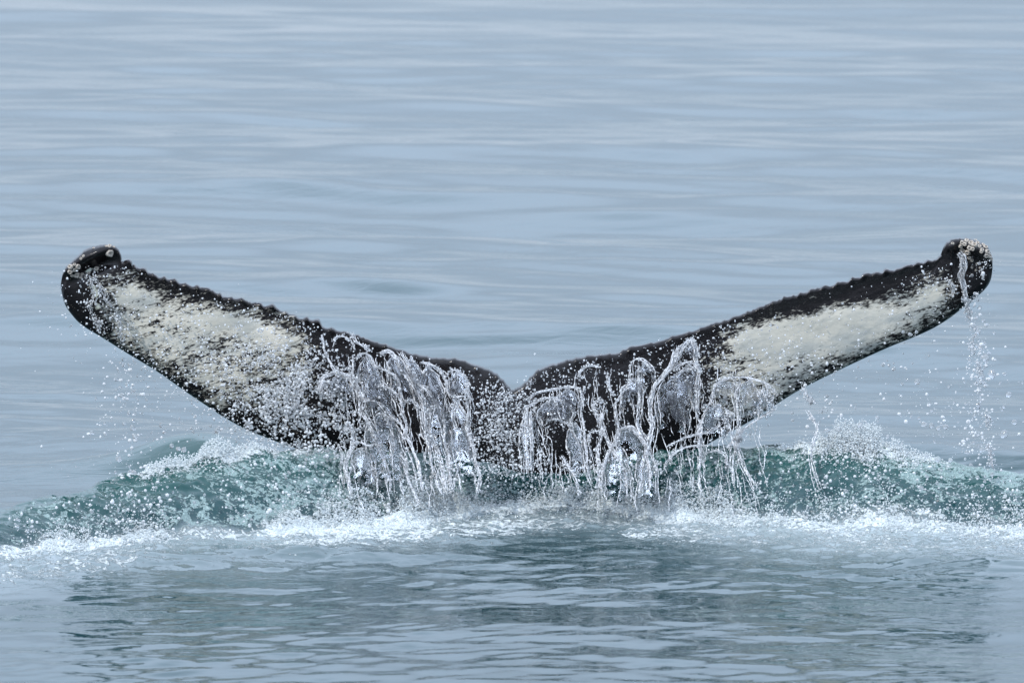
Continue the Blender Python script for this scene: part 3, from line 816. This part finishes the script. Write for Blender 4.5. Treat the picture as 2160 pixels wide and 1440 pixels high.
RIGHT_STR = [
 ([(1220, 795), (1225, 781), (1245, 771), (1270, 775)], 2.0),
 ([(1120, 842), (1132, 828), (1170, 821), (1200, 816), (1221, 821), (1228, 842), (1226, 870), (1230, 895), (1233, 930), (1238, 958), (1240, 1000)], 2.6),
 ([(1115, 857), (1142, 841), (1170, 841), (1195, 852), (1210, 870), (1204, 886), (1201, 898), (1210, 920), (1220, 945), (1230, 980), (1245, 1020)], 2.4),
 ([(1112, 858), (1109, 905), (1112, 955), (1113, 1010)], 4.0),
 ([(1118, 870), (1122, 920), (1120, 960)], 2.6),
 ([(1155, 887), (1178, 884), (1200, 897)], 1.5),
 ([(1348, 770), (1348, 800), (1350, 830), (1348, 868), (1345, 895), (1355, 920), (1365, 942), (1356, 980), (1350, 1040)], 2.8),
 ([(1430, 732), (1418, 767), (1398, 793), (1378, 820), (1371, 855), (1375, 893), (1370, 925), (1365, 955), (1370, 993), (1368, 1042)], 5.0),
 ([(1460, 712), (1447, 730), (1430, 757)], 2.2),
 ([(1460, 712), (1470, 735), (1469, 762), (1477, 782), (1470, 810), (1472, 840), (1469, 875), (1481, 902), (1475, 935), (1478, 960), (1474, 1005), (1480, 1045)], 2.6),
 ([(1418, 782), (1440, 767), (1460, 765), (1477, 782)], 2.4),
 ([(1425, 792), (1445, 780), (1462, 776)], 1.6),
 ([(1305, 907), (1330, 900), (1350, 920), (1362, 945)], 3.2),
 ([(1305, 907), (1297, 857), (1312, 830), (1327, 805), (1331, 765), (1347, 757), (1365, 770), (1375, 785)], 2.4),
 ([(1272, 855), (1270, 892), (1277, 920), (1292, 950), (1310, 975), (1320, 1005), (1320, 1045)], 3.4),
 ([(1305, 905), (1297, 932), (1284, 955), (1272, 990), (1268, 1030)], 2.8),
 ([(1240, 935), (1246, 912), (1272, 908)], 1.6),
 ([(1255, 858), (1262, 880), (1268, 915), (1260, 955), (1262, 1000), (1255, 1035)], 3.0),
 ([(1562, 800), (1552, 830), (1555, 860), (1558, 892), (1553, 930), (1562, 960), (1573, 992), (1600, 1035)], 3.6),
 ([(1558, 900), (1552, 945), (1546, 985), (1548, 1030)], 2.6),
 ([(1500, 845), (1510, 820), (1527, 801), (1560, 796), (1590, 799), (1622, 812), (1640, 835)], 2.0),
 ([(1507, 892), (1525, 873), (1550, 873)], 2.4),
 ([(1525, 873), (1532, 895), (1536, 905)], 1.8),
 ([(1500, 845), (1488, 870), (1478, 900), (1470, 930)], 2.4),
 ([(1602, 822), (1603, 850), (1600, 872)], 2.6),
 ([(1620, 815), (1618, 838), (1624, 848)], 2.4),
 ([(1693, 815), (1705, 840), (1717, 850)], 1.4),
 ([(1705, 865), (1717, 885), (1725, 905), (1716, 932), (1711, 960), (1717, 992), (1727, 1032)], 2.2),
 ([(1410, 940), (1440, 925), (1470, 915), (1500, 908), (1520, 890)], 2.2),
 ([(1405, 975), (1430, 950), (1465, 940), (1500, 938)], 2.0),
 ([(1490, 955), (1515, 950), (1530, 965), (1532, 990)], 2.0),
 ([(1535, 945), (1560, 915), (1590, 890), (1640, 860)], 1.6),
 ([(1280, 790), (1285, 815), (1295, 835)], 2.4),
 ([(1255, 868), (1250, 855), (1262, 845), (1275, 850)], 1.5),
 ([(1185, 960), (1200, 985), (1215, 1010), (1222, 1040)], 2.0),
]
RIGHT_FILM = [(1168, 838, 40, 900, 8), (1195, 818, 30, 870, 5), (1245, 836, 24, 925, 0), (1212, 890, 24, 1010, 12), (1338, 800, 28, 860, -6), (1332, 845, 38, 960, 0), (1330, 900, 40, 975, 5),
 (1360, 762, 24, 812, 6), (1452, 715, 24, 770, 0), (1452, 766, 30, 860, -8), (1425, 790, 48, 915, -10), (1445, 860, 44, 945, -5), (1528, 798, 36, 850, 5), (1578, 800, 28, 885, -4), (1615, 824, 26, 880, -10),
 (1515, 850, 38, 930, -15), (1300, 930, 34, 1055, 5), (1365, 945, 30, 1060, 0), (1265, 920, 28, 1045, -4), (1340, 970, 30, 1060, 2), (1680, 850, 44, 975, 5), (1640, 870, 40, 960, -5), (1110, 868, 15, 1000, 2), (1505, 945, 40, 1050, 0)]

spray_P, spray_R = [], []
def cascade(name, label, strands, films, fil_box, seed0):
    root = bpy.data.objects.new(name, None); sc.collection.objects.link(root)
    b0 = at(fil_box[0], 960, -.6); root.location = (float(b0[0]), float(b0[1]), 0)
    inv = np.array(root.location)
    tag(root, label, 'splash')
    def put(nm, V, F, mat, attr=None):
        me = mesh_np(nm, V - inv, F, True, mat)
        if attr is not None: add_attr(me, "edge", attr[0]); add_attr(me, "hem", attr[1])
        return link(nm, me, root)
    for k, (pts, r) in enumerate(strands):
        V, F = bundle(pts, r, seed0 + k, -.02)
        put("water_strand", V, F, M_STRAND)
        P, rr = beads_along(pts, int(20 + 8 * len(pts)), 3.6, .5, 2.1, -.03)
        spray_P.append(P); spray_R.append(rr)
    FV, FF, off = [], [], 0
    for k, (pts, r) in enumerate(strands):            # finer threads running alongside each strand
        for q in range(2):
            a0, a1 = random.uniform(-1, 1) * (3 + r * 1.6), random.uniform(-1, 1) * (4 + r * 2.2)
            m_ = len(pts)
            p2 = [(x_ + a0 + (a1 - a0) * i_ / max(1, m_ - 1) + random.uniform(-1.5, 1.5), y_ + random.uniform(-2, 2)) for i_, (x_, y_) in enumerate(pts)]
            sV, sF = strand_mesh(p2, random.uniform(.5, .95), seed0 + 700 + k * 3 + q, lift=-.035, m=7, wob=1.6)
            FV.append(sV); FF.append(sF + off); off += len(sV)
    for k, (cx_, tp_, hw, bt, ln) in enumerate(films):
        if seed0 == 10 and k in (3, 7, 9, 14, 15): continue
        if seed0 == 60 and k in (2, 5, 11, 18, 19, 20, 21, 23): continue
        V, F, e, rims = film_mesh(cx_, tp_, hw, bt, ln, seed0 + k * 1.7)
        put("water_film", V, F, M_FILM, e)
        for q, rm in enumerate(rims):
            sV, sF = strand_mesh(rm, random.uniform(.9, 1.9), seed0 + k * 3 + q, lift=-.0, m=5, wob=2.0)
            FV.append(sV); FF.append(sF + off); off += len(sV)
            P, rr = beads_along(rm, 12, 4.5, .5, 1.6, -.03)
            spray_P.append(P); spray_R.append(rr)
    # fine filaments shed between the strands
    x0, x1, y0, y1, nf = fil_box[1:]
    for k in range(nf):
        a = random.uniform(x0, x1); b_ = random.uniform(y0, y1); ln = random.uniform(14, 95) * (1 if random.random() < .6 else .5); dx = random.uniform(-.12, .38)
        if b_ < np.interp(a, U[:, 0], U[:, 1]) + 14: continue
        pts = [(a, b_)]
        for s in range(4):
            pts.append((pts[-1][0] + dx * ln / 4 + random.uniform(-3, 3), pts[-1][1] + ln / 4))
        sV, sF = strand_mesh(pts, random.uniform(.5, 1.1), seed0 + 300 + k, lift=random.uniform(-.05, .05), m=4, wob=2.0)
        FV.append(sV); FF.append(sF + off); off += len(sV)
    o = put("water_filaments", np.vstack(FV), np.vstack(FF), M_STRAND)
    o['kind'] = 'stuff'
    return root
cascade("water_cascade", "broad curtain of seawater with arched strands pouring off the left fluke beside the notch", LEFT_STR, LEFT_FILM, (850, 715, 1000, 745, 1010, 240), 10)
cascade("water_cascade", "ragged curtain of seawater in separate columns pouring off the right fluke", RIGHT_STR, RIGHT_FILM, (1350, 1120, 1620, 770, 1010, 240), 60)

def trickle(label, strands, lift_fix, base):
    root = bpy.data.objects.new("water_trickle", None); sc.collection.objects.link(root)
    b0 = at(base[0], base[1], lift_fix); root.location = tuple(float(v) for v in b0)
    inv = np.array(root.location)
    tag(root, label, 'trickle')
    for k, (pts, r, yf) in enumerate(strands):
        V, F = bundle(pts, r, k + 200, yfix=yf)
        link("water_strand", mesh_np("water_strand", V - inv, F, True, M_STRAND), root)
        P, rr = beads_along(pts, 90, 5, .6, 2.4, yfix=yf - .01)
        spray_P.append(P); spray_R.append(rr)
pR = fluke_front(2035, 590)[0].y - .035; pL = fluke_front(195, 600)[0].y - .035
trickle("thin stream of water running down the barnacled right fluke tip and dripping off it",
        [([(2022, 534), (2030, 545), (2033, 565), (2028, 585), (2032, 605), (2035, 625), (2040, 645)], 8, pR), ([(2040, 640), (2043, 655), (2046, 672)], 3.0, pR),
         ([(2046, 680), (2052, 690), (2060, 700), (2052, 715), (2053, 735)], 2.6, pR), ([(2058, 760), (2066, 775), (2066, 790)], 2.2, pR), ([(2000, 590), (2012, 605), (2008, 625)], 2, pR),
         ([(2078, 870), (2082, 885), (2086, 900)], 2.0, pR), ([(2082, 932), (2087, 948), (2090, 965), (2098, 995)], 2.6, pR)], pR, (2045, 640))
trickle("branching trickle of water running down the black left fluke tip",
        [([(188, 580), (193, 600), (198, 615), (196, 635), (190, 650), (196, 665)], 2.4, pL), ([(196, 585), (208, 600), (216, 618), (222, 632), (240, 650)], 2.0, pL),
         ([(200, 675), (210, 682), (208, 695)], 2.2, pL), ([(240, 665), (252, 672), (254, 700), (258, 725)], 1.8, pL)], pL, (200, 640))

# ------------------------------------------------------------------ spray
def blob(n, cx, cy, sx, sy, ang=0.0, uni=False):
    a = rng.uniform(-1.6, 1.6, (n, 2)) if uni else rng.normal(0, 1, (n, 2))
    a = a * (sx, sy); c, s = math.cos(ang), math.sin(ang)
    return np.stack([cx + a[:, 0] * c - a[:, 1] * s, cy + a[:, 0] * s + a[:, 1] * c], -1)
def above_edge(Q, slack=6):
    top = np.interp(Q[:, 0], U[:, 0], U[:, 1])
    return (Q[:, 1] < top + slack) & (Q[:, 0] > 260) & (Q[:, 0] < 1985)
def spray_px(Q, rmin, rmax, y0, y1, pw=2.3):
    Q = Q[Q[:, 1] > np.where(Q[:, 0] > 1985, 540, 560)]
    Q = Q[~above_edge(Q) | (rng.random(len(Q)) < .04)]
    rmax = rmin + (rmax - rmin) * 1.0
    Q = Q[rng.random(len(Q)) < np.clip(.72 + 1.1 * fbm(Q[:, 0] / 32, Q[:, 1] / 32, 88, 3), .08, 1)]
    n = len(Q)
    r = (rmin + (rmax - rmin) * rng.random(n) ** pw) / 490
    Yv = Yfall(Q[:, 1]) + rng.uniform(y0, y1, n)
    spray_P.append(at(Q[:, 0], Q[:, 1], Yv)); spray_R.append(r)
# dense fine spray in front of the lower left fluke
spray_px(blob(6200, 640, 870, 85, 58, R(20)), .9, 3.3, -.1, .12)
spray_px(blob(2600, 600, 790, 90, 60, R(20)), .8, 2.8, -.1, .12)
spray_px(blob(1600, 470, 770, 120, 70, R(28)), .7, 2.4, -.1, .12)
spray_px(blob(700, 300, 680, 90, 60, R(28)), .7, 2.4, -.1, .1)
spray_px(blob(260, 210, 620, 40, 60, 0), .7, 2.6, -.05, .08)
# between the cascades, over the peduncle
spray_px(blob(3200, 1062, 900, 40, 60), .5, 2.5, -.1, .12)
spray_px(blob(800, 1100, 850, 60, 45), .7, 2.2, -.1, .12)
spray_px(blob(700, 1260, 830, 80, 45), .7, 2.8, -.1, .1)
spray_px(blob(900, 1480, 780, 70, 60), .7, 2.6, -.1, .1)
spray_px(blob(700, 1600, 800, 80, 50, R(-25)), .7, 2.6, -.1, .1)
spray_px(blob(350, 1760, 710, 120, 50, R(-20)), .6, 2.2, -.05, .1)
spray_px(blob(260, 1960, 610, 45, 40), .6, 2.4, -.05, .1)
spray_px(blob(900, 1060, 985, 110, 22), .7, 3.0, -.15, .05)
spray_px(blob(700, 1330, 985, 110, 24), .7, 3.0, -.15, .05)
# falling clear of the flukes, left and right
spray_px(blob(300, 270, 850, 35, 90), .8, 4.2, -.1, .2, 3)
spray_px(blob(420, 360, 900, 110, 80), .7, 3.2, -.1, .2, 3)
spray_px(blob(330, 1850, 850, 110, 110), .7, 3.4, -.1, .3, 3)
spray_px(blob(420, 2030, 880, 75, 90), .7, 4.0, -.1, .3, 3)
spray_px(blob(480, 2063, 770, 14, 120), .9, 4.6, .1, .3, 2)
spray_px(blob(150, 2075, 560, 12, 30), .6, 2.0, .1, .3, 2)
spray_px(blob(160, 1720, 860, 60, 40), .8, 4.0, -.1, .2, 3)
# thrown up over the ridge face, following the crest
n = 4200
q = rng.uniform(20, 2160, n); dn = prof(q, [(0, .5), (150, 1), (350, .85), (600, .9), (900, .8), (1200, .6), (1500, .5), (1750, .7), (2160, 1.0)])
q = q[rng.random(n) < dn * np.clip(.75 + 1.6 * fbm(q / 45, q * 0, 71, 3), .1, 1)]
fy = np.interp(q, cx_px, foot_py); cy_ = np.interp(q, cx_px, crest_py)
tt = rng.beta(1.6, 1.3, len(q))
qy = cy_ * tt + fy * (1 - tt) + rng.normal(0, 7, len(q))
Yv = np.interp(at(q, qy, -1.0)[:, 0], x_t, yf_t) + .5 * tt - .10 - rng.uniform(0, .08, len(q))
spray_P.append(at(q, qy, Yv)); spray_R.append((.7 + 3.0 * rng.random(len(q)) ** 2.6) / 490)
SP = np.vstack(spray_P); SR = np.concatenate(spray_R)
zz = sea_z(SP[:, 0], SP[:, 1]); ok = SP[:, 2] > zz - .004
SP, SR = SP[ok], SR[ok]
half = rng.random(len(SP)) < .55
o = geo_spheres("spray", SP[half], SR[half], M_DROP, 2); tag(o, 'dense white spray of fine droplets flying off the whale tail', 'spray', kind='stuff')
o = geo_spheres("mist_of_droplets", SP[~half], SR[~half] * .95, M_CLEAR, 2); tag(o, 'clear glassy droplets scattered in the air round the whale tail', 'spray', kind='stuff')
print("spray", len(SP))

# large single drops one can pick out
big_me = []
for k in range(4):
    V0, F0 = ICO3
    d = 1 + .22 * fbm(V0[:, 0] * 1.3 + k * 5, V0[:, 1] * 1.3 + V0[:, 2] * 1.1, k, 2)
    big_me.append(mesh_np("water_drop", V0 * d[:, None] * np.array([1, 1, 1 + .12 * k]), F0, True, M_CLEAR))
BIG = [(2080, 755, 8), (2093, 789, 9), (2071, 793, 7), (2052, 742, 5), (2064, 700, 5), (2118, 915, 9), (2140, 890, 6), (2128, 832, 6), (2072, 948, 7), (1978, 968, 7), (1995, 900, 6), (2005, 970, 5),
       (1935, 805, 7), (1933, 700, 4), (1885, 778, 5), (1862, 770, 4), (1875, 770, 4), (1815, 897, 6), (1768, 905, 6), (1745, 908, 5), (1955, 960, 5), (1950, 895, 6), (1965, 897, 6), (1980, 902, 5),
       (280, 902, 7), (285, 920, 6), (250, 968, 6), (262, 893, 4), (194, 912, 5), (340, 897, 5), (362, 940, 5), (376, 946, 5), (388, 948, 6), (272, 870, 4), (404, 903, 4), (458, 908, 6), (445, 898, 4),
       (282, 998, 7), (275, 995, 5), (575, 985, 7), (584, 980, 5), (523, 893, 6), (530, 900, 5), (245, 800, 4), (260, 770, 4), (268, 810, 4), (1700, 830, 5), (1710, 845, 6), (1732, 868, 5), (1850, 880, 4),
       (370, 1046, 5), (405, 1079, 5), (1010, 1150, 3), (2093, 1000, 5), (1640, 690, 3), (1625, 685, 3), (1560, 910, 8), (1558, 925, 9), (1554, 942, 7), (1920, 705, 4), (1905, 700, 4)]
for k, (a, b_, r) in enumerate(BIG):
    o = link("water_drop", big_me[k % 4])
    Yb = float(Yfall(b_)) - .06
    o.location = at(a, b_, Yb); s = r / 490 * .9
    o.scale = (s, s, s * random.uniform(.9, 1.15)); o.rotation_euler = (random.uniform(0, 6), random.uniform(0, 6), 0)
    if a > 2040 and b_ < 830: lab, grp = 'round clear drop in the column falling from the right fluke tip', 'drops in the column below the right tip'
    elif a > 2040: lab, grp = 'clear drop hanging low at the far right above the foamy water', 'drops low at the far right'
    elif a > 1900 and b_ < 720: lab, grp = 'small drop just under the trailing tip edge of the right fluke', 'small drops under the right tip'
    elif a > 1900 or (a > 1700 and b_ > 850): lab, grp = 'clear drop in the air above the white foam crest at right', 'drops above the right foam crest'
    elif a > 1600: lab, grp = 'small clear drop close under the lower edge of the right fluke', 'drops close under the right fluke'
    elif a > 1400: lab, grp = 'fat drop in the stream falling off the outer right curtain, r%d' % r, 'fat drops in the right curtain'
    elif a > 800: lab, grp = 'lone tiny drop above the calm water in front of the notch', 'lone drops in front'
    elif b_ < 850: lab, grp = 'tiny drop below the left fluke edge against pale far water', 'tiny drops under the left fluke'
    elif a > 440: lab, grp = 'clear drop against the swell beside the lower left fluke', 'drops against the left swell'
    elif b_ > 980: lab, grp = 'drop low above the bubbly green wave face at left', 'drops above the left wave face'
    else: lab, grp = 'round clear drop over the smooth water left of the tail', 'drops over the smooth water at left'
    if grp.startswith('fat'): lab = {8: 'smallest upper', 9: 'topmost wide', 7: 'lowest'}.get(r, 'clear') + ' fat drop in the outermost stream under the right fluke'
    tag(o, lab, 'drop', grp)

# ------------------------------------------------------------------ foam
def foam_heap(name, label, spans, seed):
    """spans: (px0, px1, density, height in px, spread in m, which line 'foot'|'crest')"""
    Ps, Rs = [], []
    for px0, px1, n, hpx, spread, line in spans:
        q = rng.uniform(px0, px1, n)
        cl = fbm(q / 38, q * 0 + seed, 3, 3) * .5 + .5
        keep = rng.random(n) < np.clip(cl * 3.2 - .8, .04, 1) * np.clip(np.minimum(q - px0, px1 - q) / (.22 * (px1 - px0)), 0, 1); q = q[keep]; n = len(q)
        xw = np.interp(q, cx_px, x_t)
        yf = np.interp(q, cx_px, yf_t)
        if line == 'foot': yw = yf + .03 + rng.normal(0, spread, n)
        else: yw = yf + .66 + rng.normal(0, spread, n)
        zs = surf_z(xw, yw)
        edge = np.clip(np.minimum(q - px0, px1 - q) / (.25 * (px1 - px0)), 0.12, 1)
        hill = hpx / 490 * edge * np.clip(.25 + 1.2 * (fbm(q / 26, yw * 6, seed + 5, 3) * .5 + .5), 0, 1.6)
        hz = rng.random(n) ** 1.5 * hill * np.exp(-((yw - (yf + (.03 if line == 'foot' else .66))) / (spread * 2.0)) ** 2)
        Ps.append(np.stack([xw, yw, zs + hz], -1))
        Rs.append((.7 + 2.0 * rng.random(n) ** 2.5 * (1 - .5 * hz / (hill + 1e-6))) / 490)
    P = np.vstack(Ps); r = np.concatenate(Rs)
    o = geo_spheres(name, P, r, M_FOAM, 2)
    tag(o, label, 'foam', kind='stuff')
    return o
foam_heap("foam_crest", "white foam tumbling on the wave crest below the left fluke", [(285, 590, 5200, 26, .08, 'crest')], 1)
foam_heap("foam_crest", "tall white foam mound on the wave crest right of the right fluke", [(1640, 2000, 4600, 28, .11, 'crest'), (1660, 1960, 4200, 26, .11, 'crest'), (1720, 1900, 8000, 62, .09, 'crest')], 2)
foam_heap("foam_line", "thin white foam at the far left foot of the wave", [(60, 400, 3200, 14, .10, 'foot')], 3)
foam_heap("foam_line", "thick white foam where the left curtain of water lands", [(560, 1090, 7500, 34, .10, 'foot'), (660, 1010, 7500, 74, .08, 'foot')], 4)
foam_heap("foam_line", "broken foam between the two curtains of falling water", [(1020, 1420, 6500, 34, .11, 'foot')], 5)
foam_heap("foam_line", "long white foam line under the right curtain running out of frame", [(1380, 1560, 3200, 46, .09, 'foot'), (1380, 2330, 9000, 28, .13, 'foot')], 6)
